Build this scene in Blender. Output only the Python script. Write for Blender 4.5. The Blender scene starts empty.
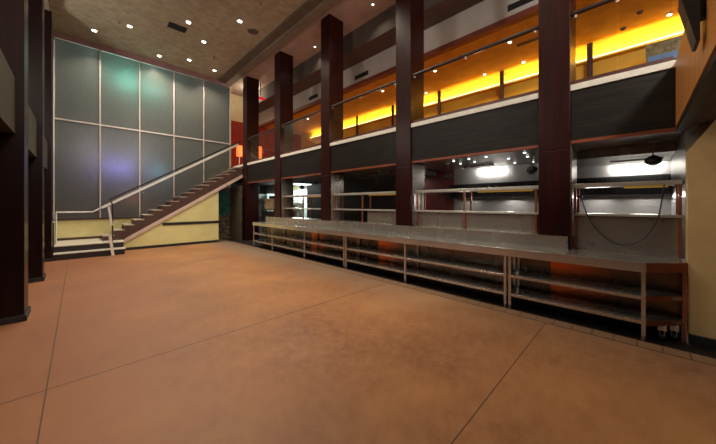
import bpy, bmesh, math, random
from mathutils import Vector, Matrix
random.seed(7)
C = bpy.context.scene
COL = C.collection

# ------------------------------------------------------------------ camera
H = 1.6
cam_d = bpy.data.cameras.new('camera')
cam = bpy.data.objects.new('camera', cam_d); COL.objects.link(cam)
cam.location = (0, 0, H)
cam.rotation_euler = (math.radians(90), 0, math.radians(-45))
cam_d.sensor_fit = 'HORIZONTAL'; cam_d.sensor_width = 36
cam_d.lens = 280 / 716 * 36
cam_d.shift_y = -18 / 716
cam_d.clip_start = 0.05; cam_d.clip_end = 100
C.camera = cam

# ------------------------------------------------------------------ world, exposure
w = bpy.data.worlds.new('world'); C.world = w; w.use_nodes = True
w.node_tree.nodes['Background'].inputs[0].default_value = (0.01, 0.012, 0.02, 1)
w.node_tree.nodes['Background'].inputs[1].default_value = 1.0
vs = C.view_settings
vs.view_transform = 'Standard'; vs.look = 'None'; vs.gamma = 1; vs.use_curve_mapping = False
vs.exposure = 0.0
C.cycles.caustics_reflective = False; C.cycles.caustics_refractive = False
C.cycles.sample_clamp_indirect = 3.0
POW_HALL = 300        # every downlight of the hall ceiling
POW_COVE = 10         # per metre of the mezzanine cove lamp
POW_LOW = 40          # gold ceiling downlights
POW_KITCH = 8        # kitchen hood lamps


def area(name, loc, rot, sx, sy, power, color, parent=None):
    l = bpy.data.lights.new(name, 'AREA'); l.shape = 'RECTANGLE'; l.size = sx; l.size_y = sy
    l.energy = power; l.color = color
    o = bpy.data.objects.new(name, l); COL.objects.link(o)
    o.location = loc; o.rotation_euler = rot
    if parent: put(o, parent)
    return o


def point(name, loc, power, color, radius=0.1, parent=None, spot=None, blend=0.6, rot=(0, 0, 0)):
    l = bpy.data.lights.new(name, 'SPOT' if spot else 'POINT')
    l.energy = power; l.color = color; l.shadow_soft_size = radius
    if spot: l.spot_size = math.radians(spot); l.spot_blend = blend
    o = bpy.data.objects.new(name, l); COL.objects.link(o); o.location = loc; o.rotation_euler = rot
    if parent: put(o, parent)
    return o


# added unseen fill lights above the back and left balconies, brightening the ceiling
for bx, by, bz, pw in ((.8, -2.0, 5.6, 380), (3.4, -2.0, 5.6, 380), (-2.2, 4.5, 5.2, 230), (-2.2, 9.5, 5.2, 230)):
    point('balcony_fill', (bx, by, bz), pw, (1, .93, .80), .3)


# ------------------------------------------------------------------ object helpers
def wloc(o):
    v = Vector((0, 0, 0))
    while o: v += o.location; o = o.parent
    return v


def put(o, parent):
    """parent an object whose location is given in world space"""
    o.location = Vector(o.location) - wloc(parent); o.parent = parent


def thing(name, label, cat, loc=(0, 0, 0), group=None, kind=None):
    o = bpy.data.objects.new(name, None); COL.objects.link(o); o.location = loc
    o.empty_display_size = 0.1
    o['label'] = label; o['category'] = cat
    if group: o['group'] = group
    if kind: o['kind'] = kind
    return o


def tag(o, label, cat, group=None, kind=None):
    o['label'] = label; o['category'] = cat
    if group: o['group'] = group
    if kind: o['kind'] = kind
    return o


def kids(o): return [c for c in bpy.data.objects if c.parent == o]


def dup(o, off, label=None, parent=None):
    c = o.copy(); COL.objects.link(c)
    if parent: c.parent = parent
    else: c.location = o.location + Vector(off)
    for ch in kids(o): dup(ch, off, None, c)
    if label: c['label'] = label
    return c


class MB:
    def __init__(s): s.bm = bmesh.new()

    def box(s, x0, x1, y0, y1, z0, z1):
        v = [s.bm.verts.new(p) for p in ((x0, y0, z0), (x1, y0, z0), (x1, y1, z0), (x0, y1, z0),
                                         (x0, y0, z1), (x1, y0, z1), (x1, y1, z1), (x0, y1, z1))]
        for f in ((0, 3, 2, 1), (4, 5, 6, 7), (0, 1, 5, 4), (1, 2, 6, 5), (2, 3, 7, 6), (3, 0, 4, 7)):
            s.bm.faces.new([v[i] for i in f])
        return s

    def prism(s, pts, ax, a, b):
        """pts: outline in the two other axes; extruded along axis ax from a to b"""
        def mk(p, t):
            return {'x': (t, p[0], p[1]), 'y': (p[0], t, p[1]), 'z': (p[0], p[1], t)}[ax]
        A = [s.bm.verts.new(mk(p, a)) for p in pts]; B = [s.bm.verts.new(mk(p, b)) for p in pts]
        n = len(pts)
        s.bm.faces.new(A); s.bm.faces.new(B[::-1])
        for i in range(n): s.bm.faces.new([A[i], B[i], B[(i + 1) % n], A[(i + 1) % n]])
        return s

    def lathe(s, prof, c, seg=20, axis='z'):
        """prof: (radius, height) list around the axis through c"""
        rings = []
        for r, h in prof:
            ring = []
            for k in range(seg):
                t = 2 * math.pi * k / seg
                a, b = max(r, 1e-4) * math.cos(t), max(r, 1e-4) * math.sin(t)
                p = {'z': (a, b, h), 'y': (a, h, b), 'x': (h, a, b)}[axis]
                ring.append(s.bm.verts.new((c[0] + p[0], c[1] + p[1], c[2] + p[2])))
            rings.append(ring)
        for A, B in zip(rings, rings[1:]):
            for k in range(seg): s.bm.faces.new([A[k], A[(k + 1) % seg], B[(k + 1) % seg], B[k]])
        s.bm.faces.new(rings[0][::-1]); s.bm.faces.new(rings[-1])
        return s

    def tube(s, path, r, seg=10):
        P = [Vector(p) for p in path]; rings = []
        for i, p in enumerate(P):
            d = (P[min(i + 1, len(P) - 1)] - P[max(i - 1, 0)]).normalized()
            u = d.cross(Vector((0, 0, 1)))
            if u.length < 1e-3: u = Vector((1, 0, 0))
            u.normalize(); v = d.cross(u).normalized()
            rings.append([s.bm.verts.new(p + r * (math.cos(2 * math.pi * k / seg) * u + math.sin(2 * math.pi * k / seg) * v)) for k in range(seg)])
        for A, B in zip(rings, rings[1:]):
            for k in range(seg): s.bm.faces.new([A[k], A[(k + 1) % seg], B[(k + 1) % seg], B[k]])
        s.bm.faces.new(rings[0][::-1]); s.bm.faces.new(rings[-1])
        return s

    def beam(s, a, b, wdt, hgt):
        """flat bar from a to b, wdt along the horizontal normal, hgt across"""
        a, b = Vector(a), Vector(b); d = (b - a).normalized()
        u = d.cross(Vector((0, 0, 1)))
        if u.length < 1e-3: u = Vector((1, 0, 0))
        u.normalize(); v = u.cross(d).normalized()
        q = []
        for p in (a, b):
            q += [s.bm.verts.new(p + sx * u * wdt / 2 + sz * v * hgt / 2) for sx, sz in ((-1, -1), (1, -1), (1, 1), (-1, 1))]
        for f in ((3, 2, 1, 0), (4, 5, 6, 7), (0, 1, 5, 4), (1, 2, 6, 5), (2, 3, 7, 6), (3, 0, 4, 7)):
            s.bm.faces.new([q[i] for i in f])
        return s

    def build(s, name, mat, parent=None, bevel=0, smooth=False, origin=None):
        bmesh.ops.recalc_face_normals(s.bm, faces=s.bm.faces)
        if bevel:
            bmesh.ops.bevel(s.bm, geom=list(s.bm.edges), offset=bevel, segments=2, affect='EDGES', profile=0.5, clamp_overlap=True)
        if parent: o0 = wloc(parent)
        elif origin: o0 = Vector(origin)
        else:
            xs = [v.co for v in s.bm.verts]
            o0 = Vector(((min(p.x for p in xs) + max(p.x for p in xs)) / 2, (min(p.y for p in xs) + max(p.y for p in xs)) / 2, min(p.z for p in xs)))
        bmesh.ops.translate(s.bm, verts=s.bm.verts, vec=-o0)
        me = bpy.data.meshes.new(name); s.bm.to_mesh(me); s.bm.free()
        me.materials.append(mat)
        if smooth:
            for f in me.polygons: f.use_smooth = True
            me.set_sharp_from_angle(angle=math.radians(40))
        o = bpy.data.objects.new(name, me); COL.objects.link(o)
        if parent: o.parent = parent
        else: o.location = o0
        return o


def struct(name, mb, mat, parent=None, **k):
    o = mb.build(name, mat, parent, **k)
    if not parent: o['kind'] = 'structure'
    return o


# ------------------------------------------------------------------ materials
def new(name):
    m = bpy.data.materials.new(name); m.use_nodes = True
    nt = m.node_tree; return m, nt, nt.nodes['Principled BSDF']


def ramp(nt, fac, stops):
    r = nt.nodes.new('ShaderNodeValToRGB')
    while len(r.color_ramp.elements) < len(stops): r.color_ramp.elements.new(0.5)
    for e, (p, c) in zip(r.color_ramp.elements, stops): e.position = p; e.color = (*c, 1)
    nt.links.new(fac, r.inputs[0]); return r.outputs[0]


def noise(nt, scale, stretch=(1, 1, 1), detail=4, rough=0.6):
    g = nt.nodes.new('ShaderNodeNewGeometry')
    mp = nt.nodes.new('ShaderNodeMapping'); mp.inputs['Scale'].default_value = stretch
    nt.links.new(g.outputs['Position'], mp.inputs[0])
    n = nt.nodes.new('ShaderNodeTexNoise'); n.inputs['Scale'].default_value = scale
    n.inputs['Detail'].default_value = detail; n.inputs['Roughness'].default_value = rough
    nt.links.new(mp.outputs[0], n.inputs[0]); return n.outputs[0]


def bump(nt, b, h, strength, dist=0.01):
    n = nt.nodes.new('ShaderNodeBump'); n.inputs['Strength'].default_value = strength; n.inputs['Distance'].default_value = dist
    nt.links.new(h, n.inputs['Height']); nt.links.new(n.outputs[0], b.inputs['Normal'])


def mat(name, c1, c2=None, rough=0.5, metal=0, scale=4, stretch=(1, 1, 1), lo=.35, hi=.65, bmp=0, spec=0.5, coat=0, detail=4):
    m, nt, b = new(name)
    b.inputs['Roughness'].default_value = rough; b.inputs['Metallic'].default_value = metal
    b.inputs['Specular IOR Level'].default_value = spec
    if coat: b.inputs['Coat Weight'].default_value = coat; b.inputs['Coat Roughness'].default_value = 0.12
    n = noise(nt, scale, stretch, detail)
    nt.links.new(ramp(nt, n, [(lo, c1), (hi, c2 or c1)]), b.inputs['Base Color'])
    if bmp: bump(nt, b, n, bmp)
    return m


def emit(name, c, s):
    m, nt, b = new(name)
    b.inputs['Base Color'].default_value = (*c, 1); b.inputs['Emission Color'].default_value = (*c, 1); b.inputs['Emission Strength'].default_value = s
    return m


def mathn(nt, op, a, b=None):
    n = nt.nodes.new('ShaderNodeMath'); n.operation = op
    for i, v in enumerate((a, b)):
        if v is None: continue
        if isinstance(v, (int, float)): n.inputs[i].default_value = v
        else: nt.links.new(v, n.inputs[i])
    return n.outputs[0]


def mixc(nt, fac, a, b):
    n = nt.nodes.new('ShaderNodeMix'); n.data_type = 'RGBA'
    for i, v in ((0, fac), (6, a), (7, b)):
        if isinstance(v, (int, float)): n.inputs[i].default_value = v
        elif isinstance(v, tuple): n.inputs[i].default_value = (*v, 1)
        else: nt.links.new(v, n.inputs[i])
    return n.outputs[2]


def floor_mat():
    m, nt, b = new('stained_concrete')
    g = nt.nodes.new('ShaderNodeNewGeometry'); sp = nt.nodes.new('ShaderNodeSeparateXYZ')
    nt.links.new(g.outputs['Position'], sp.inputs[0])
    X, Y = sp.outputs[0], sp.outputs[1]
    big = noise(nt, 0.55, detail=6, rough=.65); fine = noise(nt, 9, detail=6, rough=.7)
    base = ramp(nt, big, [(.30, (.185, .076, .034)), (.5, (.300, .130, .052)), (.70, (.43, .198, .070))])
    base = mixc(nt, mathn(nt, 'MULTIPLY', ramp(nt, fine, [(.42, (0, 0, 0)), (.68, (1, 1, 1))]), .5), base, (.42, .215, .10))
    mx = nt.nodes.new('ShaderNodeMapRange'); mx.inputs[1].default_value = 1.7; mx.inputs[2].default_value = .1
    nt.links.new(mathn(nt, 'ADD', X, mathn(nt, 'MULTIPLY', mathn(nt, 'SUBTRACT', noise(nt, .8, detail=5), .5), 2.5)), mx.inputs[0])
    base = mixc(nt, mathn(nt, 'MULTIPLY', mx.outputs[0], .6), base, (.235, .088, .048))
    # grey-brown zone towards the counter and the stair
    wn = mathn(nt, 'ADD', X, mathn(nt, 'MULTIPLY', mathn(nt, 'SUBTRACT', big, .5), 2.2))
    mr = nt.nodes.new('ShaderNodeMapRange'); mr.inputs[1].default_value = 3.3; mr.inputs[2].default_value = 4.4
    nt.links.new(wn, mr.inputs[0])
    my = nt.nodes.new('ShaderNodeMapRange'); my.inputs[1].default_value = 2.0; my.inputs[2].default_value = 6.0
    nt.links.new(Y, my.inputs[0])
    grey_zone = mathn(nt, 'MULTIPLY', mr.outputs[0], mathn(nt, 'ADD', mathn(nt, 'MULTIPLY', my.outputs[0], .55), .3))
    base = mixc(nt, grey_zone, base, (.19, .155, .115))
    # quarry tile strip beside the counter
    def near(v, c, wd): return mathn(nt, 'LESS_THAN', mathn(nt, 'ABSOLUTE', mathn(nt, 'SUBTRACT', v, c)), wd)
    strip = mathn(nt, 'GREATER_THAN', X, 4.45)
    ty = mathn(nt, 'LESS_THAN', mathn(nt, 'FRACT', mathn(nt, 'MULTIPLY', Y, 5)), .07)
    tx = mathn(nt, 'LESS_THAN', mathn(nt, 'FRACT', mathn(nt, 'MULTIPLY', mathn(nt, 'SUBTRACT', X, 4.45), 5)), .07)
    tile = mixc(nt, mathn(nt, 'MAXIMUM', tx, ty), mixc(nt, fine, (.19, .11, .062), (.24, .145, .085)), (.10, .06, .035))
    base = mixc(nt, strip, base, tile)
    base = mixc(nt, mathn(nt, 'GREATER_THAN', X, 4.665), base, (.012, .009, .009))  # shade under the counter painted near-black into the floor
    j = mathn(nt, 'MAXIMUM', near(X, -.193, .0045), near(Y, .88, .0045))
    j = mathn(nt, 'MAXIMUM', j, near(Y, 3.6, .008))
    j = mathn(nt, 'MULTIPLY', j, mathn(nt, 'LESS_THAN', X, 4.45))
    j = mathn(nt, 'MAXIMUM', j, near(X, 4.45, .012))
    base = mixc(nt, j, base, (.075, .042, .026))
    nt.links.new(base, b.inputs['Base Color'])
    nt.links.new(mathn(nt, 'ADD', mathn(nt, 'MULTIPLY', fine, .25), .38), b.inputs['Roughness'])
    b.inputs['Specular IOR Level'].default_value = .4
    bump(nt, b, fine, .05)
    return m


def steel(name, c, rough, stretch=(1, 1, 1), var=.12, bmp=.03, metal=.82):
    m, nt, b = new(name)
    b.inputs['Metallic'].default_value = metal
    n = noise(nt, 1.2, stretch, 2); n2 = noise(nt, 2.0, (1, 1, .35), 3)
    nt.links.new(mixc(nt, n2, tuple(v * .8 for v in c), tuple(min(1, v * 1.15) for v in c)), b.inputs['Base Color'])
    nt.links.new(mathn(nt, 'ADD', mathn(nt, 'MULTIPLY', n, var), rough), b.inputs['Roughness'])
    return m


def glass_mat(name, tint=(1, 1, 1), refl=1.0):
    m = bpy.data.materials.new(name); m.use_nodes = True; nt = m.node_tree; nt.nodes.clear()
    out = nt.nodes.new('ShaderNodeOutputMaterial'); mx = nt.nodes.new('ShaderNodeMixShader')
    t = nt.nodes.new('ShaderNodeBsdfTransparent'); t.inputs[0].default_value = (*tint, 1)
    g = nt.nodes.new('ShaderNodeBsdfGlossy'); g.inputs['Roughness'].default_value = 0.02
    f = nt.nodes.new('ShaderNodeFresnel'); f.inputs[0].default_value = 1.3
    nt.links.new(mathn(nt, 'MULTIPLY', f.outputs[0], refl), mx.inputs[0])
    nt.links.new(t.outputs[0], mx.inputs[1]); nt.links.new(g.outputs[0], mx.inputs[2]); nt.links.new(mx.outputs[0], out.inputs[0])
    return m


def frosted_mat():
    m, nt, b = new('frosted_glass')
    n = noise(nt, 5, (6, 6, .6), 4)
    nt.links.new(ramp(nt, n, [(.3, (.075, .075, .066)), (.7, (.13, .126, .112))]), b.inputs['Base Color'])
    b.inputs['Roughness'].default_value = .25; b.inputs['Specular IOR Level'].default_value = .7
    tr = nt.nodes.new('ShaderNodeBsdfTranslucent'); tr.inputs[0].default_value = (.6, .62, .62, 1)
    mx = nt.nodes.new('ShaderNodeMixShader'); mx.inputs[0].default_value = .3
    out = nt.nodes['Material Output']
    nt.links.new(b.outputs[0], mx.inputs[1]); nt.links.new(tr.outputs[0], mx.inputs[2]); nt.links.new(mx.outputs[0], out.inputs[0])
    return m


def paint_reflections(m):
    # reddish reflections painted into the colour along the back panels, sharp on one side
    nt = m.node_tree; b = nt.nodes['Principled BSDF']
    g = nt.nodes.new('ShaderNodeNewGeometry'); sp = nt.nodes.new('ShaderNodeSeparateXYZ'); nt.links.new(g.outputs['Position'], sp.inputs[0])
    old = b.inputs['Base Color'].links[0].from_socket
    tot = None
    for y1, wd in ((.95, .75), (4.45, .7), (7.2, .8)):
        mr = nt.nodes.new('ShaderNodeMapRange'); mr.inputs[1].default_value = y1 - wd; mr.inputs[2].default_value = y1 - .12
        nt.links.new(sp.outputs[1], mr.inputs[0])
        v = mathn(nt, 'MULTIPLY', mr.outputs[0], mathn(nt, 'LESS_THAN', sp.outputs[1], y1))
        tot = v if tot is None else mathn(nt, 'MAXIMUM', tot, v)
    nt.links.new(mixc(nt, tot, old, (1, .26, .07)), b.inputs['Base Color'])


M = {}
M['floor'] = floor_mat()
M['pillar'] = mat('mahogany', (.013, .0026, .0026), (.030, .0044, .0036), .32, scale=3, stretch=(7, 7, .35), spec=.25)
M['fascia'] = mat('dark_wood_panel', (.006, .0042, .0038), (.016, .0118, .0105), .45, scale=3, stretch=(.8, .8, 8), spec=.25)
M['redtrim'] = mat('red_stained_trim', (.17, .04, .016), (.22, .055, .02), .4)
M['stone'] = mat('pale_stone_edge', (.62, .60, .54), (.72, .70, .64), .5, scale=8)
M['ceil'] = mat('mottled_plaster', (.36, .315, .23), (.50, .445, .33), .85, scale=5, detail=8)
M['beam'] = mat('brown_plaster', (.21, .175, .14), (.27, .225, .18), .8, scale=4)
M['beamdark'] = mat('dark_brown_plaster', (.12, .095, .075), (.16, .13, .10), .8, scale=4)
M['mezceil'] = mat('taupe_plaster', (.42, .34, .31), (.50, .41, .37), .85, scale=3)
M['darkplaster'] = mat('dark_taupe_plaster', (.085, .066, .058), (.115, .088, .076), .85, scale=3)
M['greyplaster'] = mat('grey_plaster', (.52, .49, .48), (.58, .55, .53), .85, scale=3)
M['maroon'] = mat('maroon_wood', (.17, .04, .022), (.22, .055, .03), .5, scale=3)
M['darkmaroon'] = mat('dark_maroon', (.06, .016, .012), (.09, .025, .018), .4)
M['pillarleft'] = mat('mahogany_darkened', (.007, .002, .0022), (.013, .003, .003), .32, scale=3, stretch=(7, 7, .35), spec=.2)  # pillar wood darkened in colour to offset the added balcony light
M['pink'] = mat('mauve_paint', (.27, .15, .15), (.31, .18, .18), .7)
M['gold'] = mat('gold_leaf_plaster', (.56, .31, .035), (.72, .43, .06), .7, scale=3.5, detail=8, lo=.3, hi=.7)
M['yellowwall'] = mat('yellow_paint', (.84, .50, .045), (.88, .54, .06), .6)
M['stairwall'] = mat('pale_yellow_paint', (.72, .65, .30), (.80, .73, .35), .7, scale=2)
M['cream'] = mat('cream_plaster', (.62, .52, .33), (.68, .58, .38), .8)
M['tan'] = mat('tan_plaster', (.58, .41, .19), (.66, .48, .235), .75, scale=2.5, detail=6)
M['oak'] = mat('amber_oak_panel', (.46, .19, .04), (.62, .27, .06), .45, scale=3, stretch=(9, 9, .3))
M['red'] = mat('dark_red_curtain', (.20, .018, .014), (.34, .035, .02), .8, scale=4, stretch=(8, 8, .4))
M['redpaint'] = mat('dark_red_paint', (.11, .012, .010), (.15, .02, .014), .6)
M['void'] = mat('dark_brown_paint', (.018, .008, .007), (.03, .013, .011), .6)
M['steel'] = steel('brushed_steel', (.52, .48, .44), .24, (3, 3, .6), .06, metal=.82)
M['steeltop'] = steel('worn_steel_top', (.62, .60, .57), .15, (2, 1, 2), .05, metal=.82)
M['steeldark'] = steel('dull_steel', (.26, .22, .20), .26, (3, 3, .5), .06)
M['steelback'] = steel('reflection_tinted_steel', (.20, .16, .14), .24, (3, 3, .5), .06)
paint_reflections(M['steelback'])
M['steelwall'] = steel('hazy_steel_wall', (.46, .45, .44), .28, (1, 3, .7), .06)
M['copper'] = mat('copper_post', (.33, .11, .06), (.42, .16, .09), .35, metal=.7)
M['amberlamp'] = emit('amber_heat_strip', (.75, .45, .07), .16)
M['shelf'] = mat('pale_steel_shelf', (.60, .58, .54), (.70, .68, .63), .3, metal=.6)
M['chrome'] = steel('satin_chrome', (.85, .83, .80), .16, bmp=0)
M['rail'] = mat('satin_white_rail', (.86, .86, .84), (.92, .92, .90), .25, metal=.25)
M['darkrail'] = mat('dark_bronze', (.016, .008, .007), (.028, .014, .011), .4)
M['black'] = mat('black_paint', (.010, .010, .013), (.018, .018, .022), .45)
M['blackriser'] = mat('black_riser', (.014, .011, .013), (.022, .017, .018), .4)
M['stairbrown'] = mat('stair_brown', (.060, .026, .020), (.085, .038, .028), .5)
M['tread'] = mat('stone_tread', (.42, .34, .27), (.52, .43, .35), .5, scale=10)
M['nosing'] = mat('pale_tile', (.58, .53, .45), (.66, .61, .52), .4, scale=9)
M['band'] = mat('pinkish_plaster', (.60, .44, .37), (.66, .50, .43), .7)
M['teal'] = mat('teal_glazed_panel', (.012, .075, .065), (.03, .14, .12), .25, scale=4)
M['mosaic'] = mat('brown_mosaic', (.02, .015, .01), (.22, .17, .11), .3, scale=18, detail=2, lo=.45, hi=.62)
M['frost'] = frosted_mat()
M['mullion'] = mat('pale_metal_mullion', (.56, .50, .48), (.62, .56, .54), .4, metal=.3)
M['glass'] = glass_mat('clear_glass', (.96, .96, .95), .15)
M['white'] = mat('white_tile', (.72, .78, .76), (.78, .84, .82), .35)
M['tube'] = emit('fluorescent_tube', (.82, 1, .96), 3.0)
M['bulb'] = emit('warm_bulb', (1, .93, .78), 9)
M['kbulb'] = emit('cool_bulb', (.9, 1, .95), 2.5)
M['trimring'] = mat('lamp_trim', (.35, .30, .22), None, .5)
M['led'] = emit('cove_led', (1, .82, .42), 2.2)
M['orange'] = emit('orange_shade', (1, .22, .06), .9)
M['redsign'] = emit('red_sign_face', (.8, .03, .04), .6)
M['olive'] = mat('olive_panel', (.035, .031, .018), (.05, .043, .025), .55, scale=2, spec=.2)
M['blue'] = mat('blue_gloss', (.10, .25, .60), (.18, .36, .72), .3)
M['artgrey'] = mat('mottled_gold_grey', (.12, .09, .03), (.34, .28, .14), .5, scale=9)
M['beige'] = mat('beige_enamel', (.42, .34, .20), (.5, .41, .25), .45)
M['rubber'] = mat('black_rubber', (.012, .012, .012), None, .55)
M['vent'] = mat('vent_black', (.015, .014, .013), None, .6)

# ------------------------------------------------------------------ setting
PX0, PX1 = 5.22, 5.77            # right hand pillars
PY = [(.72, 1.13), (3.57, 3.98), (6.41, 6.82), (9.25, 9.66), (12.09, 12.50)]
BAYS = [(-.40, .72), (1.13, 3.57), (3.98, 6.41), (6.82, 9.25), (9.66, 12.09)]
CZ = 7.31

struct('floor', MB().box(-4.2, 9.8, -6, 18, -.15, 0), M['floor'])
struct('ceiling', MB().box(-.56, 4.535, -6, 13.7, CZ, 7.6), M['ceil'])
struct('trim_1', MB().box(4.535, 4.80, -6, 13.7, 7.22, 7.6), M['beamdark'])           # stepped beam over the pillar line
struct('trim_2', MB().box(4.80, 5.10, -6, 13.7, 7.16, 7.6), M['beam'])
struct('trim_3', MB().box(-1.25, -.56, -6, 13.7, 6.98, 7.6), M['beam'])           # beam over the left pillars
struct('ceiling_mezzanine', MB().box(5.10, 6.28, -6, 16, 7.2, 7.6), M['mezceil'])
struct('trim_4', MB().box(6.28, 7.0, -6, 16, 6.56, 7.6), M['darkplaster'])
struct('wall_bulkhead', MB().box(7.0, 7.15, -6, 16, 5.90, 7.6), M['greyplaster'])
struct('trim_5', MB().box(6.985, 7.165, -6, 16, 5.77, 5.90), M['maroon'])
struct('ceiling_gold', MB().box(7.165, 9.68, -6, 14.6, 5.8, 5.95), M['gold'])
struct('wall_mezzanine', MB().box(9.68, 9.8, -6, 14.6, 2.54, 5.8), M['yellowwall'])
struct('floor_mezzanine', MB().box(5.30, 9.68, -.40, 16, 2.62, 3.385), M['maroon'])
struct('wall_far', MB().box(5.07, 9.8, 14.6, 14.75, 3.385, 5.85), M['red'])
struct('wall_far_upper', MB().box(5.07, 7.0, 14.6, 14.75, 5.85, 7.2), M['cream'])
struct('wall_far_lower', MB().box(5.3, 9.8, 14.6, 14.75, 0, 2.62), M['void'])
struct('wall_return', MB().box(5.09, 5.13, 13.64, 14.6, 3.385, 7.16), M['cream'])
# fascia of the mezzanine, one board per bay, with its red lower edge and pale stone coping
n = 6
for a, b in [(.72 - 1.12, .72)] + BAYS[1:] + [(12.50, 13.6)]:
    struct('trim_%d' % n, MB().box(5.26, 5.30, a, b, 2.555, 3.30), M['fascia']); n += 1
    struct('trim_%d' % n, MB().box(5.255, 5.34, a, b, 2.51, 2.555), M['redtrim']); n += 1
    struct('trim_%d' % n, MB().box(5.235, 5.36, a, b, 3.30, 3.39), M['stone'], bevel=.004); n += 1
# back balcony (towards the camera) : oak fascia, dark trim, brown soffit
struct('wall_balcony', MB().box(-.6, 5.235, -.40, -.33, 2.56, 3.36), M['oak'])
struct('trim_%d' % n, MB().box(-.6, 5.3, -.42, -.34, 2.50, 2.56), M['fascia']); n += 1
struct('ceiling_balcony', MB().box(-4, 5.3, -6, -.42, 2.54, 2.64), M['darkplaster'])
struct('floor_balcony', MB().box(-4, 5.235, -6, -.40, 3.2, 3.36), M['maroon'])
# left side: mirrored balcony
for a, b in ((-.33, 5.95), (6.37, 8.74), (9.16, 11.58), (12.0, 13.6)):
    struct('wall_left_fascia', MB().box(-1.16, -.60, a + .001, b - .001, 2.55, 3.30), M['olive'])
struct('ceiling_left', MB().box(-4, -1.16, -.42, 13.6, 2.55, 2.65), M['void'])
struct('floor_left', MB().box(-4, -1.16, -.42, 13.6, 3.25, 3.36), M['void'])
struct('wall_left', MB().box(-4.2, -4.0, -6, 13.7, 0, 7.6), M['void'])
struct('ceiling_left_upper', MB().box(-4, -1.25, -6, 13.7, 6.98, 7.6), M['void'])
struct('wall_left_end', MB().box(-4, -.57, 13.6, 13.7, 0, 7.2), M['void'])
struct('wall_back', MB().box(-4.2, 9.8, -6.15, -6, 0, 7.6), M['void'])

# right end wall with its cut corner over the counter end
wr = MB().prism([(-.41, 0), (-.41, 2.214), (-.611, 2.54), (-6, 2.54), (-6, 0)], 'x', 5.0, 5.24)
struct('wall_right', wr, M['tan'])
struct('wall_right_kitchen', MB().box(5.24, 7.5, -.72, -.41, 0, 2.54), M['steelwall'])
struct('wall_right_kitchen_back', MB().box(5.25, 5.30, -6, -.72, 2.2, 2.54), M['steeldark'])
struct('baseboard_right', MB().box(4.955, 5.0, -6, -.41, 0, .10), M['black'])

# kitchen shell
struct('wall_kitchen', MB().box(7.4, 7.5, -.41, 3.62, 0, 2.54), M['steelwall'])
struct('wall_kitchen_red', MB().box(7.4, 7.5, 3.62, 4.6, 0, 2.54), M['redpaint'])
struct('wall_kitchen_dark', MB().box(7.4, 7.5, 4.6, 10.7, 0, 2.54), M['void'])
struct('wall_kitchen_dark_end', MB().box(7.4, 7.5, 12.25, 14.6, 0, 2.54), M['beige'])
struct('ceiling_kitchen', MB().box(5.34, 7.5, .72, 4.0, 2.545, 2.60), M['steelwall'])
struct('ceiling_kitchen_end', MB().box(5.34, 7.5, -.56, .72, 2.545, 2.60), M['steeldark'])
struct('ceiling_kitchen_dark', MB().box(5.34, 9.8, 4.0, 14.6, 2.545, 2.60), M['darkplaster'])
struct('wall_kitchen_alcove', MB().box(8.1, 8.2, 10.4, 13.9, 0, 2.54), M['white'])
struct('wall_kitchen_alcove_side', MB().box(7.5, 8.1, 10.6, 10.7, 0, 2.54), M['white'])

# ------------------------------------------------------------------ glass wall (far end)
GY = 13.6
gx = [-.56, .56, 1.685, 2.81, 3.935, 5.06]
win = thing('window_1', 'tall frosted glass wall of ten panes in pale metal frames behind the stair', 'window', (2.25, GY, 0), kind='structure')
for i in range(5):
    for z0, z1 in ((1.10, 4.40), (4.45, 7.08)):
        MB().box(gx[i] + .02, gx[i + 1] - .02, GY, GY + .02, z0, z1).build('pane', M['frost'], win)
for i, x in enumerate(gx):
    MB().box(x - .017, x + .017, GY - .03, GY + .05, 1.05, 7.12).build('mullion', M['mullion'], win)
MB().box(gx[0], gx[-1], GY - .025, GY + .04, 4.40, 4.45).build('transom', M['mullion'], win)
MB().box(gx[0], gx[-1], GY - .04, GY + .06, 1.05, 1.10).build('sill', M['stairbrown'], win)
struct('trim_%d' % n, MB().box(-.56, 5.09, GY - .05, GY + .1, 7.10, CZ), M['pink']); n += 1
struct('wall_far_base', MB().box(-.56, 5.07, GY, GY + .12, 0, 1.05), M['stairwall'])
struct('baseboard_far', MB().box(-.49, 1.0, GY - .03, GY, .38, .46), M['stairbrown'])
# added coloured lamps behind the panes, standing in for their glows and reflections
point('pane_fill_teal', (1.30, GY + .42, 6.25), 130, (.25, 1, .72), .2)
point('pane_fill_green', (2.10, GY + .42, 6.15), 75, (.35, 1, .75), .2)
point('pane_fill_blue', (1.20, GY + .40, 2.95), 75, (.30, .28, 1), .2)
point('pane_fill_violet', (.75, GY + .40, 3.0), 42, (.32, .26, 1), .2)
point('pane_fill_cyan', (2.25, GY + .35, 2.95), 26, (.2, .75, 1), .2)
point('pane_fill_amber', (1.5, GY + .3, 1.75), 7, (1, .25, .05), .1)
area('pane_fill_wide', (1.8, GY + 2.6, 6.6), (math.radians(-75), 0, 0), 5, 2.5, 150, (.95, 1, .88))  # added wide light behind the glass, lifting its grey

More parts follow.
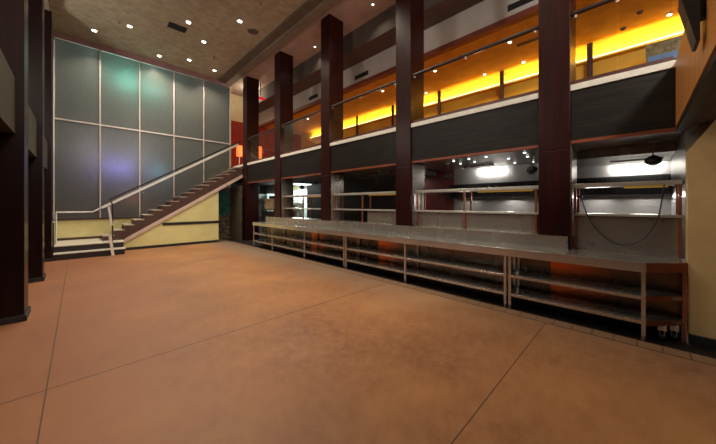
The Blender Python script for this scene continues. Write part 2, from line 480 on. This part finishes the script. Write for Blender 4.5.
# ------------------------------------------------------------------ pillars
PIL_LAB = ['broad dark wood pillar nearest on the right of the counter', 'dark wood pillar second from the right, behind the middle of the counter',
           'dark wood pillar in the middle of the right row, third from the right', 'dark wood pillar fourth from the right, before the far counter end',
           'farthest dark wood pillar of the right row, at the top end of the stair']
for k, (a, b) in enumerate(PY):
    zb = 0 if k == 4 else 1.09
    zb = 0
    t = thing('pillar', PIL_LAB[k], 'pillar', ((PX0 + PX1) / 2, (a + b) / 2, 0), 'dark wood pillars along the counter', 'thing')
    MB().box(PX0, PX1, a, b, zb, 2.44).build('lower_shaft', M['pillar'], t, bevel=.006)
    MB().box(PX0, PX1, a, b, 2.446, 7.2).build('upper_shaft', M['pillar'], t, bevel=.006)
    if k < 4:
        MB().box(PX0 + .06, PX1, a - .012, a, 1.12, 2.50).build('steel_cladding', M['steel'], t)
LP_LAB = ['broad dark pillar nearest on the left, cut by the picture edge', 'middle dark pillar of the left row', 'farthest dark pillar of the left row, beside the frosted glass wall']
for k, a in enumerate((5.95, 8.74, 11.58)):
    t = thing('pillar', LP_LAB[k], 'pillar', (-.8, a + .2, 0), 'dark pillars along the left side', 'thing')
    MB().box(-1.15, -.52, a, a + .42, .085, 6.98).build('shaft', M['pillarleft'], t, bevel=.006)
    MB().box(-1.17, -.495, a - .025, a + .445, 0, .085).build('base_moulding', M['black'], t, bevel=.006)

# ------------------------------------------------------------------ mezzanine railings
RL = ['glass railing with dark handrail on the mezzanine edge, nearest bay at the right', 'glass railing with dark handrail between the first and second right pillars',
      'glass railing with dark handrail between the second and third right pillars', 'glass railing with dark handrail between the third and fourth right pillars',
      'glass railing with dark handrail between the two farthest right pillars']
for k, (a, b) in enumerate([(-.32, .72)] + BAYS[1:]):
    t = thing('glass_railing', RL[k], 'railing', (5.30, (a + b) / 2, 3.39), 'glass railings along the mezzanine edge')
    m_ = (a + b) / 2
    for y0, y1 in ((a + .015, m_ - .008), (m_ + .008, b - .015)):
        MB().box(5.295, 5.307, y0, y1, 3.40, 4.44).build('glass_panel', M['glass'], t)
    MB().box(5.275, 5.335, a + .005, b - .005, 3.39, 3.455).build('shoe', M['darkmaroon'], t)
    MB().tube([(5.30, a + .003, 4.475), (5.30, b - .003, 4.475)], .034).build('handrail', M['darkrail'], t, smooth=True)
    for yy in (a + .06, b - .06, m_):
        MB().box(5.285, 5.315, yy - .015, yy + .015, 4.40, 4.45).build('bracket', M['chrome'], t)

# ------------------------------------------------------------------ lamps
def downlight(x, y, z, label, group, power, color, bulb, rad=.062, spot=130, lit=True, rim='trimring'):
    t = thing('downlight', label, 'light', (x, y, z), group)
    MB().lathe([(rad * 1.45, -.012), (rad * 1.45, 0)], (x, y, z), 16).build('trim_ring', M[rim], t)
    MB().lathe([(rad * .6, -.03), (rad, -.022), (rad, -.0125)], (x, y, z), 16).build('bulb', M[bulb], t)
    if power: point('downlight_lamp', (x, y, z - .06), power, color, .09, t, spot=spot, blend=.7)
    return t

hall = [(.38, 12.63, 'leftmost recessed downlight on the hall ceiling, over the first glass pane'), (1.17, 11.53, 'second recessed downlight from the left near the glass wall'),
        (2.21, 13.03, 'recessed downlight close above the top of the glass wall, left of the air vent'), (2.45, 9.97, 'recessed downlight just right of the black air vent'),
        (3.57, 8.78, 'recessed downlight left of the round ceiling speaker'), (3.13, 10.79, 'recessed downlight in the middle of the right hand ceiling group'),
        (3.11, 12.56, 'recessed downlight above the fourth glass pane from the left'), (4.12, 12.79, 'recessed downlight in the far right ceiling corner by the beam')]
WARM = (1, .86, .68)
for x, y, l in hall: downlight(x, y, CZ, l, 'recessed downlights in the hall ceiling', POW_HALL * .8, WARM, 'bulb')
for x, y in ((.6, 2.0), (2.4, 2.0), (4.0, 2.4), (.6, 5.0), (2.4, 5.0), (4.0, 5.4), (1.2, 7.4), (3.0, 7.4)):
    point('hall_fill', (x, y, CZ - .06), POW_HALL * (.2 if y < 3 else .75), WARM, .09, None, 130, .7)  # unseen lights added to brighten the hall, no fixtures
for x, y in ((1.2, -2.2), (3.6, -1.6)):
    point('under_balcony_fill', (x, y, 2.45), 10, WARM, .1)  # unseen fill below the balcony, added without fixtures

t = thing('air_vent', 'black slotted air vent in the hall ceiling', 'vent', (2.27, 10.52, CZ))
MB().box(2.02, 2.52, 10.36, 10.70, CZ - .012, CZ).build('frame', M['vent'], t)
for i in range(7):
    MB().box(2.05, 2.49, 10.385 + i * .045, 10.405 + i * .045, CZ - .022, CZ - .012).build('slat', M['black'], t)
t = thing('ceiling_speaker', 'round flush ceiling speaker beside the right beam', 'speaker', (4.08, 8.99, CZ))
MB().lathe([(.17, -.02), (.19, 0)], (4.08, 8.99, CZ), 24).build('rim', M['beam'], t)
MB().lathe([(.14, -.028), (.16, -.02)], (4.08, 8.99, CZ), 24).build('grille', M['darkplaster'], t)
for (x, y), l in zip(((.91, 11.51), (3.67, 7.58), (3.74, 11.65)), ('small sprinkler head left of the second downlight', 'small sprinkler head in the ceiling near the right beam, nearest one', 'small sprinkler head in the far right part of the ceiling')):
    tag(MB().lathe([(.012, -.06), (.035, -.045), (.03, -.02), (.045, -.01), (.045, 0)], (x, y, CZ), 10).build('ceiling_sprinkler', M['beam']), l, 'sprinkler', 'ceiling sprinkler heads')

for (x, y), l in zip(((5.84, 5.25), (5.96, 8.13), (6.0, 10.6)), ('small spot in the upper ceiling right of the second pillar', 'small spot beside the top of the third pillar', 'small spot beside the top of the fourth pillar')):
    downlight(x, y, 7.2, l, 'small spots in the upper mezzanine ceiling', 20, WARM, 'kbulb', .035)
GOLD = (1, .66, .22)
for (x, y), l in zip(((7.95, 4.52), (7.91, 2.35), (9.3, 3.51), (9.3, 2.39), (9.3, 5.66), (7.99, 6.69), (9.25, -.49), (8.0, 9.0), (8.0, 11.5)),
                     ('gold ceiling downlight just right of the second pillar', 'brightest gold ceiling downlight in the middle bay, left of the slot vent', 'small back row gold ceiling downlight in the middle of the middle bay',
                      'small back row gold ceiling downlight under the slot vent', 'lowest left back row downlight of the middle bay', 'gold ceiling downlight left of the second pillar',
                      'gold ceiling downlight near the black loudspeaker', 'gold ceiling downlight between the third and fourth pillars', 'gold ceiling downlight at the far end of the mezzanine')):
    downlight(x, y, 5.8, l, 'downlights in the gold ceiling', POW_LOW, GOLD, 'bulb', .038)
for (x, y), l in zip(((9.22, .25), (8.69, -.03)), ('dark sprinkler rose on the gold ceiling, lower of two at the right', 'dark sprinkler rose on the gold ceiling, upper of two at the right')):
    tag(MB().lathe([(.02, -.05), (.05, -.03), (.06, 0)], (x, y, 5.8), 12).build('ceiling_sprinkler', M['darkrail']), l, 'sprinkler', 'dark roses on the gold ceiling')
t = thing('slot_vent', 'dark slot vent in the gold ceiling beside the nearest pillar', 'vent', (8.24, 2.0, 5.8))
MB().box(8.17, 8.31, 1.55, 2.28, 5.79, 5.8).build('frame', M['maroon'], t)
for i in range(3): MB().box(8.19 + i * .04, 8.21 + i * .04, 1.58, 2.25, 5.78, 5.79).build('slat', M['darkrail'], t)
for (y0, y1), l in zip(((6.5, 7.15), (9.35, 9.95), (1.5, 2.12)), ('dark grille on the upper bulkhead between the second and third pillars', 'dark grille on the upper bulkhead left of the third pillar', 'dark grille on the upper bulkhead beside the nearest pillar')):
    t = thing('wall_grille', l, 'vent', (6.99, (y0 + y1) / 2, 6.02), 'grilles on the upper bulkhead')
    MB().box(6.985, 7.0, y0, y1, 6.02, 6.16).build('frame', M['vent'], t)
    for i in range(3): MB().box(6.978, 6.985, y0 + .02, y1 - .02, 6.035 + i * .042, 6.055 + i * .042).build('slat', M['black'], t)

# cove ledge with its lamp along the yellow mezzanine wall
cl = thing('cove_light', 'long glowing cove light along the yellow mezzanine wall', 'light', (9.6, 6, 5.36))
MB().box(9.50, 9.68, -1.4, 13.4, 5.36, 5.42).build('ledge', M['yellowwall'], cl)
MB().box(9.485, 9.50, -1.4, 13.4, 5.40, 5.435).build('led_strip', M['led'], cl)
for i in range(5):
    y0 = -1.4 + i * 2.96
    area('cove_lamp', (9.46, y0 + 1.48, 5.50), (0, math.radians(-105), 0), .06, 2.9, POW_COVE * 2.96, (1, .78, .22), cl)
PLAB = ['dark upright strip on the yellow wall, farthest left', 'dark upright strip on the yellow wall beside the second pillar', 'dark upright strip on the yellow wall in the middle bay',
        'dark upright strip on the yellow wall in the nearest bay', 'dark upright strip on the yellow wall left of the second pillar', 'dark upright strip on the yellow wall between the third and fourth pillars']
for y, l in zip((11.69, 5.21, 3.04, .89, 7.37, 9.53), PLAB):
    t = tag(MB().box(9.45, 9.48, y - .06, y + .06, 3.385, 5.8).build('wall_mullion', M['stairbrown']), l, 'mullion', 'dark strips on the yellow wall')
t = thing('console', 'low console with mottled gold panel and blue front on the right of the mezzanine', 'cabinet', (9.3, -.4, 3.385))
MB().box(9.0, 9.44, -.66, -.12, 3.385, 4.78).build('body', M['stairbrown'], t)
MB().box(8.985, 9.0, -.66, -.12, 4.78 - .02, 5.15).build('top_panel', M['artgrey'], t)
MB().box(8.97, 8.985, -.60, -.16, 4.70, 4.86).build('blue_front', M['blue'], t)

# mezzanine far end: lanterns, exit sign
for (x, y, zt, zb), l in zip(((5.62, 13.9, 4.48, 3.94), (6.68, 14.0, 4.6, 3.98)), ('glowing orange lantern on a post at the top of the stair', 'glowing orange lantern in front of the red curtain, right of the far pillar')):
    t = thing('floor_lantern', l, 'lamp', (x, y, 3.385), 'orange lanterns at the stair head')
    MB().lathe([(.11, 0), (.11, .02), (.02, .03)], (x, y, 3.385), 12).build('base', M['darkrail'], t)
    MB().box(x - .02, x + .02, y - .02, y + .02, 3.41, zb).build('post', M['mullion'], t)
    MB().box(x - .11, x + .11, y - .11, y + .11, zb, zt).build('shade', M['orange'], t, bevel=.01)
    MB().box(x - .12, x + .12, y - .12, y + .12, zt, zt + .03).build('cap', M['darkrail'], t)
    point('lantern_lamp', (x, y - .3, zb + .3), 3, (1, .25, .06), .1, t)
t = thing('exit_sign', 'small red lit sign hanging under the ceiling behind the far pillar', 'sign', (6.0, 12.4, 6.4))
MB().box(5.80, 6.2, 12.38, 12.42, 6.45, 6.58).build('sign_box', M['redsign'], t)
MB().box(5.98, 6.02, 12.39, 12.41, 6.58, 7.2).build('stem', M['darkrail'], t)
# wash on the upper ceiling from the mezzanine
for y in (2.4, 5.2, 8.0, 10.8, 13.4):
    point('ceiling_spot_glow', (5.95, y, 3.9), 10, (1, .6, .35), .2)

point('stair_head_fill', (5.9, 13.2, 6.9), 30, (1, .86, .62), .1)  # added light to brighten the cream far wall
# loudspeaker on the oak balcony front
t = thing('loudspeaker', 'black wedge loudspeaker on the amber wood balcony front', 'speaker', (3.1, -.29, 2.72))
MB().prism([(-.30, 2.72), (-.282, 2.72), (-.213, 3.056), (-.222, 3.42), (-.30, 3.42)], 'x', 3.0, 3.2).build('cabinet', M['black'], t)
MB().prism([(-.284, 2.735), (-.28, 2.735), (-.211, 3.06), (-.215, 3.06)], 'x', 3.01, 3.19).build('grille', M['vent'], t)
MB().box(3.06, 3.14, -.33, -.30, 2.9, 3.2).build('bracket', M['darkrail'], t)

# ------------------------------------------------------------------ staircase
SY0, SY1 = 12.5, 13.45
rise, run, X0 = .1672, .27, .60
def nose(k): return X0 + run * (k - 1), .38 + rise * k
def bandz(x): return 1.36 + .619 * (x - 2.784)
st = thing('staircase', 'straight stair rising right along the frosted glass wall to the mezzanine', 'stairs', (2.9, 12.9, 0))
out = []
for k in range(1, 18):
    x, z = nose(k)
    out += [(x, z - rise if k > 1 else .38), (x, z - .025)]
out += [(5.19, nose(17)[1] - .025), (5.19, bandz(5.19) + .07)]
out += [(1.16, bandz(1.16) + .07), (.62, .38)]
MB().prism(out, 'y', SY0, SY0 + .06).build('stringer', M['stairbrown'], st)
MB().prism([(x, z) for x, z in [(1.06, .19), (1.06, .30), (1.16, bandz(1.16) + .07), (5.19, bandz(5.19) + .07), (5.19, bandz(5.19) - .07), (1.16, bandz(1.16) - .07)]], 'y', SY0 - .03, SY1).build('sloped_soffit', M['band'], st)
for k in range(1, 18):
    x, z = nose(k)
    MB().box(x - .02, x + run, SY0 - .004, SY1, z - .025, z).build('tread', M['tread'], st)
    MB().box(x, x + .02, SY0 + .06, SY1, z - rise, z - .025).build('riser', M['stairbrown'], st)
ld = thing('landing_steps', 'two low black steps with pale tile tops at the stair foot', 'steps', (.3, 12.5, 0))
MB().box(-.49, 1.06, 11.6, 11.93, 0, .165).build('lower_riser', M['blackriser'], ld)
MB().box(-.49, 1.08, 11.575, 11.93, .165, .19).build('lower_tread', M['nosing'], ld)
MB().box(-.49, 1.06, 11.93, GY - .03, 0, .355).build('upper_riser', M['blackriser'], ld)
MB().box(-.49, 1.08, 11.905, GY - .03, .355, .38).build('upper_tread', M['nosing'], ld)

# yellow side wall below the stair, with the alcove opening
yw = [(1.10, 0), (1.10, .22), (1.16, bandz(1.16) - .07), (4.2, bandz(4.2) - .07), (4.2, 0)]
struct('wall_stair', MB().prism(yw, 'y', SY0 + .03, SY0 + .13), M['stairwall'])
struct('baseboard_stair', MB().box(1.10, 4.2, SY0 + .005, SY0 + .03, 0, .09), M['black'])
struct('trim_%d' % n, MB().box(2.22, 4.2, SY0 + .005, SY0 + .03, .80, .90), M['black']); n += 1
struct('wall_alcove', MB().box(4.25, 5.05, GY - .08, GY - .01, 0, 2.3), M['mosaic'])
struct('wall_alcove_side', MB().box(5.06, 5.10, 12.3, GY, 0, 2.4), M['mosaic'])
tag(MB().box(4.3, 5.0, GY - .12, GY - .085, 1.1, 2.2).build('glazed_panel', M['teal']), 'teal glazed panel in the dark alcove under the stair', 'panel')

# rails
hr = thing('stair_handrail', 'pale metal handrail from the landing up along the stair', 'railing', (.4, 13.2, .38))
hy = 13.2
def hz(x): return 1.547 + .617 * (x - .705)
MB().tube([(-.50, hy, 1.33), (-.1, hy, 1.33), (.36, hy, 1.33), (.46, hy, 1.40), (.58, hy, hz(.58))], .024).build('lower_rail', M['rail'], hr, smooth=True)
MB().beam((.58, hy, hz(.58)), (5.3, hy, hz(5.3)), .05, .085).build('sloped_rail', M['rail'], hr)
MB().tube([(-.50, hy, .38), (-.50, hy, 1.33)], .022).build('end_post', M['rail'], hr, smooth=True)
MB().tube([(-.50, hy, 1.02), (-.95, hy, 1.02)], .022).build('side_rail', M['rail'], hr, smooth=True)
gb = thing('stair_glass_railing', 'clear glass stair railing with dark sloped cap on the room side', 'railing', (2.9, 12.5, .5))
def gz(x): return 1.76 + .604 * (x - .76)
gy = 12.53
for a, b in ((.80, 2.2), (2.22, 3.65), (3.67, 5.1)):
    MB().prism([(a, .55 + .62 * (a - .6) + .08), (b, .55 + .62 * (b - .6) + .08), (b, gz(b) - .03), (a, gz(a) - .03)], 'y', gy - .006, gy + .006).build('glass_panel', M['glass'], gb)
MB().beam((.76, gy, gz(.76)), (5.12, gy, gz(5.12)), .05, .05).build('cap_rail', M['darkrail'], gb)
npst = thing('newel_post', 'bright metal newel post at the foot of the stair', 'post', (.76, 11.42, 0))
MB().box(.735, .765, 11.40, 11.44, 0, 1.60).build('upright', M['darkrail'], npst)
MB().beam((.66, 11.38, 1.52), (.73, 11.38, .95), .02, .055).build('upper_plate', M['rail'], npst)
MB().beam((.69, 11.38, .62), (.76, 11.38, .02), .02, .07).build('lower_plate', M['rail'], npst)
MB().beam((.75, 11.42, 1.59), (.76, 12.5, 1.75), .03, .03).build('top_bar', M['darkrail'], npst)

# ------------------------------------------------------------------ counter
CX, CT, CB = 4.65, .92, .80
ct = thing('steel_worktop', 'long stainless steel worktop running along the pillars', 'counter', (4.95, 5, CB))
MB().prism([(CX, 10.27), (CX, -.06), (5.0, -.40), (5.235, -.40), (5.235, .70), (5.165, .72), (5.165, 10.27)], 'z', CB, CT).build('top', M['steeltop'], ct, bevel=.006)
MB().box(5.17, 5.212, .74, 10.27, CT, 1.11).build('raised_ledge', M['steel'], ct)

def unit(y0, y1, posts, label, chamfer=False):
    t = thing('steel_shelf_unit', label, 'shelf unit', (4.9, (y0 + y1) / 2, 0), 'steel shelf units under the worktop')
    bx = 5.15
    for nm, z0, z1 in (('middle_shelf', .48, .517), ('bottom_shelf', .195, .234)):
        if chamfer: sh = MB().prism([(CX + .01, y1), (CX + .01, y0), (4.985, -.39), (bx, -.39), (bx, y1)], 'z', z0, z1)
        else: sh = MB().box(CX + .01, bx, y0, y1, z0, z1)
        sh.build(nm, M['steel'], t, bevel=.003)
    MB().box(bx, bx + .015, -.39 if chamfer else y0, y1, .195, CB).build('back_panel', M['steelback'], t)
    MB().box(5.0, 5.02, -.36 if chamfer else y0, y1, .0, .195).build('shade_panel', M['black'], t)  # black panel added to stand for the shade below the shelves
    for py in posts:
        lg = MB().box(CX + .004, CX + .034, py - .018, py + .018, .06, CB).build('leg', M['steel'], t)
        MB().lathe([(.014, 0), (.022, .02), (.015, .06)], (CX + .02, py, 0), 10).build('foot', M['steeldark'], lg)
        MB().box(bx - .035, bx - .002, py - .018, py + .018, 0, CB).build('leg', M['steel'], t)
    if chamfer:
        MB().box(4.96, 4.99, -.395, -.365, 0, CB).build('leg', M['copper'], t)
        MB().prism([(CX + .008, -.062), (4.975, -.378), (4.985, -.368), (CX + .018, -.052)], 'z', .47, .525).build('end_lip', M['copper'], t)
        MB().prism([(CX + .008, -.062), (4.975, -.378), (4.985, -.368), (CX + .018, -.052)], 'z', .185, .24).build('end_lip', M['copper'], t)
        MB().prism([(CX - .006, -.068), (4.99, -.404), (4.998, -.404), (CX - .001, -.062)], 'z', CB + .005, CT - .005).build('end_apron', M['copper'], t)
    return t

unit(5.13, 10.25, (10.2, 8.77, 6.87, 5.15), 'steel shelf unit under the far half of the worktop, nearest the stair')
unit(1.43, 5.10, (5.08, 3.32, 1.45), 'steel shelf unit under the middle of the worktop')
unit(-.06, 1.40, (1.385, -.045), 'steel shelf unit at the near end with a slanted corner by the tan wall', True)
for (x, y), l in zip(((4.86, -.20), (4.95, -.30)), ('small caster under the slanted near end, left one', 'small caster under the slanted near end, against the tan wall')):
    t = thing('caster', l, 'wheel', (x, y, 0), 'casters under the near counter end')
    MB().lathe([(.02, -.014), (.042, -.012), (.042, .012), (.02, .014)], (x, y, .042), 14, 'y').build('wheel', M['rubber'], t, smooth=True)
    MB().box(x - .02, x + .02, y - .022, y - .017, .04, .12).box(x - .02, x + .02, y + .017, y + .022, .04, .12).build('fork', M['shelf'], t)
    MB().box(x - .04, x + .04, y - .035, y + .035, .12, .19).build('plate', M['shelf'], t)

# ------------------------------------------------------------------ pass-through shelves
def passshelf(a, b, label, posts, near=False, panel=True):
    t = thing('pass_shelf', label, 'shelf', (5.5, (a + b) / 2, 1.11), 'two tier steel pass shelves above the worktop')
    x0 = 5.36
    MB().box(x0, 5.74, a, b, 1.85, 1.905).build('top_shelf', M['shelf'], t, bevel=.004)
    MB().box(x0 + .05, x0 + .09, a + .12, a + .12 + .38 * (b - a), 1.82, 1.85).build('heat_strip', M['amberlamp'], t)
    MB().box(x0, 5.70, a, b, 1.425, 1.46).build('lower_shelf', M['shelf'], t, bevel=.004)
    zb = .92 if near else 1.11
    for py in posts:
        MB().box(x0 + .012, x0 + .042, py - .016, py + .016, zb, 1.85).build('post', M['copper'], t)
        MB().box(5.68, 5.71, py - .016, py + .016, zb, 1.85).build('post', M['copper'], t)
    if not near: MB().box(5.215, 5.74, a, b, 1.085, 1.11).build('base_shelf', M['steel'], t)
    if panel:
        MB().box(x0 + .045, x0 + .06, a + .02, a + (b - a) * float(panel) - .02, zb, 1.425).build('back_panel', M['steel'], t)
    return t

passshelf(-.395, .70, 'steel pass shelf with a tall panel at the right end, black cable hanging across', (.68, -.375), True)
passshelf(1.135, 3.55, 'steel pass shelf between the first and second right pillars', (1.20, 2.42, 3.50))
passshelf(3.99, 6.39, 'steel pass shelf between the second and third right pillars', (4.06, 5.22, 6.34), panel=.45)
passshelf(6.83, 9.23, 'steel pass shelf between the third and fourth right pillars', (6.9, 8.0, 9.18), panel=False)
# near bay: counter runs on to the panel, bridged by a steel sill
struct('trim_%d' % n, MB().box(5.24, 5.404, -.39, .70, .86, .918), M['steel']); n += 1
cab = [(5.34, .61, 1.70), (5.33, .59, 1.65), (5.33, .55, 1.50), (5.33, .49, 1.34), (5.33, .39, 1.18), (5.33, .28, 1.075), (5.33, .16, 1.035), (5.33, .04, 1.06), (5.33, -.09, 1.19), (5.33, -.18, 1.40), (5.335, -.21, 1.58), (5.345, -.235, 1.80), (5.37, -.24, 1.85)]
pts = []
for i in range(len(cab) - 1):
    for s in range(4):
        p0, p1, p2, p3 = [Vector(cab[max(0, min(len(cab) - 1, i + j))]) for j in (-1, 0, 1, 2)]
        u = s / 4
        pts.append(.5 * ((2 * p1) + (p2 - p0) * u + (2 * p0 - 5 * p1 + 4 * p2 - p3) * u * u + (3 * p1 - p0 - 3 * p2 + p3) * u ** 3))
pts.append(Vector(cab[-1]))
t = thing('power_cable', 'black cable hanging in a loop from the near pass shelf', 'cable', (5.34, .2, 1.03))
MB().tube(pts, .008, 8).build('cord', M['rubber'], t, smooth=True)
MB().box(5.32, 5.36, .59, .65, 1.69, 1.73).build('plug', M['rubber'], t)

# ------------------------------------------------------------------ kitchen behind the pass
t = thing('exhaust_filter_rack', 'dark slatted filter rack along the back of the kitchen', 'rack', (7.2, 1.6, 1.77))
MB().box(7.05, 7.39, -.39, 3.6, 1.77, 2.11).build('housing', M['vent'], t)
for i in range(56):
    y = -.37 + i * .0705
    MB().box(7.03, 7.05, y, y + .022, 1.80, 2.09).build('slat', M['black'], t)
t = thing('extractor_hood', 'stainless extractor hood over the near kitchen bay', 'hood', (6.85, .1, 2.39))
MB().box(6.28, 6.31, -.40, .9, 2.39, 2.54).build('lip', M['steel'], t)
MB().prism([(6.31, 2.39), (6.31, 2.54), (7.39, 2.54), (7.39, 2.36), (6.9, 2.40)], 'y', -.40, .9).build('canopy', M['steelwall'], t)
MB().box(6.86, 6.94, -.3, .36, 2.35, 2.385).build('lamp_bar', M['steel'], t)
area('hood_lamp', (6.98, .03, 2.335), (0, math.radians(-62), 0), .2, .7, POW_KITCH * 1.2, (1, .95, .86), t)
t = thing('kitchen_light', 'square kitchen ceiling light behind the middle pass shelf', 'light', (6.87, 2.75, 2.54))
MB().box(6.80, 6.94, 2.4, 3.1, 2.50, 2.54).build('housing', M['steel'], t)
area('kitchen_lamp', (6.98, 2.75, 2.49), (0, math.radians(-58), 0), .2, .7, POW_KITCH, (1, .95, .88), t)
KL = [(5.75, 2.82), (6.23, 2.89), (5.71, 2.47), (6.19, 2.55), (6.97, 3.15), (5.67, 2.11), (6.22, 1.87), (6.98, 1.97), (5.71, 1.45), (6.23, 1.53), (7.1, 1.64)]  # lit discs standing for hall lights mirrored in the steel ceiling
for x, y in KL:
    o = 'front' if x < 6 else ('middle' if x < 6.5 else 'back')
    nth = sorted([p for p in KL if (p[0] < 6) == (x < 6) and (p[0] < 6.5) == (x < 6.5)], key=lambda p: -p[1]).index((x, y))
    nl = len([p for p in KL if (p[0] < 6) == (x < 6) and (p[0] < 6.5) == (x < 6.5)])
    ps = ['leftmost', 'second from the left', 'third from the left', 'rightmost'][nth] if nth < nl - 1 else 'rightmost'
    downlight(x, y, 2.545, 'mirrored light spot, %s of the %s row above the second pass shelf' % (ps, o), 'mirrored light spots in the kitchen ceiling', 1.5, (.9, 1, .93), 'kbulb', .026, 120, rim='steel')

PND = ['dark pendant lamp over the near pass shelf beside the tan wall', 'dark pendant lamp just left of the nearest right pillar', 'dark pendant lamp right of the second pillar', 'dark pendant lamp left of the second pillar', 'dark pendant lamp left of the third pillar']
for (x, y), l in zip(((6.0, -.157), (6.0, 1.40), (6.0, 3.09), (6.0, 5.155), (6.0, 9.0)), PND):
    t = thing('pendant_lamp', l, 'lamp', (x, y, 2.19), 'dark pendant lamps over the pass')
    MB().lathe([(.04, -.01), (.075, .01), (.092, .04), (.092, .07), (.075, .10), (.045, .12), (.02, .13)], (x, y, 2.185), 20).build('shade', M['black'], t, smooth=True)
    MB().lathe([(.045, -.028), (.05, -.02)], (x, y, 2.185), 16).build('lens', M['vent'], t)
    MB().tube([(x, y, 2.31), (x, y, 2.545 if y > 1 else 2.54)], .010).build('stem', M['steeldark'], t)
    MB().lathe([(.05, 0), (.05, .03)], (x, y, 2.51), 14).build('ceiling_cup', M['shelf'], t)

# far kitchen: fluorescent fitting, work shelves with pots, oven box
t = thing('fluorescent_light', 'pale green fluorescent ceiling fitting behind the far pass shelf', 'light', (7.2, 10.6, 2.42))
MB().box(6.5, 7.3, 10.1, 10.8, 2.47, 2.54).build('housing', M['white'], t)
MB().box(6.55, 7.25, 10.15, 10.75, 2.44, 2.47).build('diffuser', M['tube'], t)
area('alcove_lamp', (7.72, 12.0, 2.5), (0, math.radians(20), 0), .3, 1.6, 90, (.85, 1, .96))
point('end_kitchen_fill', (6.9, 11.7, 2.35), 16, (.85, 1, .97), .15)  # added light to brighten the oven and walls at the far end
t = thing('wire_rack', 'tall kitchen rack with boxes in the bright far doorway', 'rack', (7.9, 12.45, 0))
for z in (.5, .95, 1.35, 1.75): MB().box(7.72, 8.05, 12.0, 12.9, z, z + .025).build('shelf', M['steeldark'], t)
for x in (7.72, 8.03):
    for y in (12.0, 12.88): MB().box(x, x + .02, y, y + .02, 0, 1.95).build('post', M['steeldark'], t)
for (y, z, s), l in zip(((12.1, .976, .22), (12.5, .976, .3), (12.15, 1.376, .2), (12.55, 1.376, .25)), ('low left box on the far kitchen rack', 'low right box on the far kitchen rack', 'upper left box on the far kitchen rack', 'upper right box on the far kitchen rack')):
    tag(MB().box(7.78, 8.0, y, y + s, z, z + s * .8).build('storage_box', M['steeldark'], bevel=.01), l, 'box', 'boxes on the far kitchen rack')
t = thing('prep_table', 'dark steel prep table behind the farthest counter opening', 'table', (6.1, 11.4, 0))
MB().box(5.85, 6.5, 10.7, 12.0, 1.32, 1.36).build('top', M['steeldark'], t)
MB().box(5.87, 6.48, 10.72, 11.98, .9, 1.28).build('drawer_box', M['black'], t)
for x in (5.87, 6.44):
    for y in (10.72, 11.94): MB().box(x, x + .04, y, y + .04, 0, 1.32).build('leg', M['steeldark'], t)
t = thing('oven_box', 'beige countertop oven on the prep table at the far opening', 'oven', (6.1, 11.4, 1.36))
MB().box(5.9, 6.4, 11.0, 11.82, 1.37, 1.83).build('body', M['beige'], t, bevel=.012)
MB().box(5.885, 5.9, 11.2, 11.8, 1.42, 1.78).build('door', M['beige'], t, bevel=.004)
MB().tube([(5.86, 11.25, 1.74), (5.86, 11.75, 1.74)], .01).build('handle', M['steel'], t)
for (y, r), l in zip(((11.3, .08), (11.55, .1)), ('small black pot on the beige oven, right one', 'black pot on the beige oven, left one')):
    t = thing('cooking_pot', l, 'pot', (6.1, y, 1.83), 'black pots on the beige oven')
    MB().lathe([(r * .9, 0), (r, .02), (r, .11), (r * .92, .12)], (6.1, y, 1.83), 16).build('body', M['black'], t, smooth=True)
    MB().tube([(6.0, y - r, 1.92), (5.95, y - r - .1, 1.94)], .012).build('handle', M['rubber'], t)
t = thing('open_cooler', 'pale shelf stand beside the far pillar with small containers', 'shelf', (6.0, 12.3, 0))
for z in (1.0, 1.25, 1.5, 1.75): MB().box(6.4, 6.8, 12.6, 13.4, z, z + .03).build('shelf', M['white'], t)
MB().box(6.8, 6.83, 12.6, 13.4, 0, 2.1).build('back', M['white'], t)
for y in (12.57, 13.4): MB().box(6.4, 6.83, y, y + .03, 0, 2.1).build('side', M['white'], t)
# cook line in the near kitchen
t = thing('cook_line', 'stainless cook line along the kitchen back wall', 'stove', (7.05, 1.6, 0))
MB().box(6.75, 7.38, -.38, 3.5, .1, 1.25).build('body', M['steel'], t, bevel=.006)
MB().box(7.30, 7.38, -.38, 3.5, 1.25, 1.40).build('backsplash', M['steel'], t)
for i in range(4): MB().box(6.735, 6.75, -.3 + i * .95, .55 + i * .95, .3, 1.1).build('door', M['steelwall'], t)
for x in (6.8, 7.3):
    for y in (-.3, 3.4): MB().tube([(x, y, 0), (x, y, .1)], .025).build('leg', M['steeldark'], t)
for y, p in ((2.15, 9), (.55, 9), (3.2, 4), (-.1, 8)):
    area('line_lamp', (7.12, y, 1.755), (0, math.radians(12), 0), .08, .35, p, (1, .95, .88))
t = thing('extractor_hood', 'dim stainless extractor hood behind the bay left of the second pillar', 'hood', (6.85, 5.3, 2.39))
MB().box(6.28, 6.31, 4.15, 6.4, 2.43, 2.54).build('lip', M['steel'], t)
MB().prism([(6.31, 2.43), (6.31, 2.54), (7.39, 2.54), (7.39, 2.40), (6.9, 2.43)], 'y', 4.15, 6.4).build('canopy', M['steelwall'], t)
area('hood_lamp', (7.0, 4.9, 2.39), (0, math.radians(0), 0), .2, .5, 4, (1, .95, .86), t)
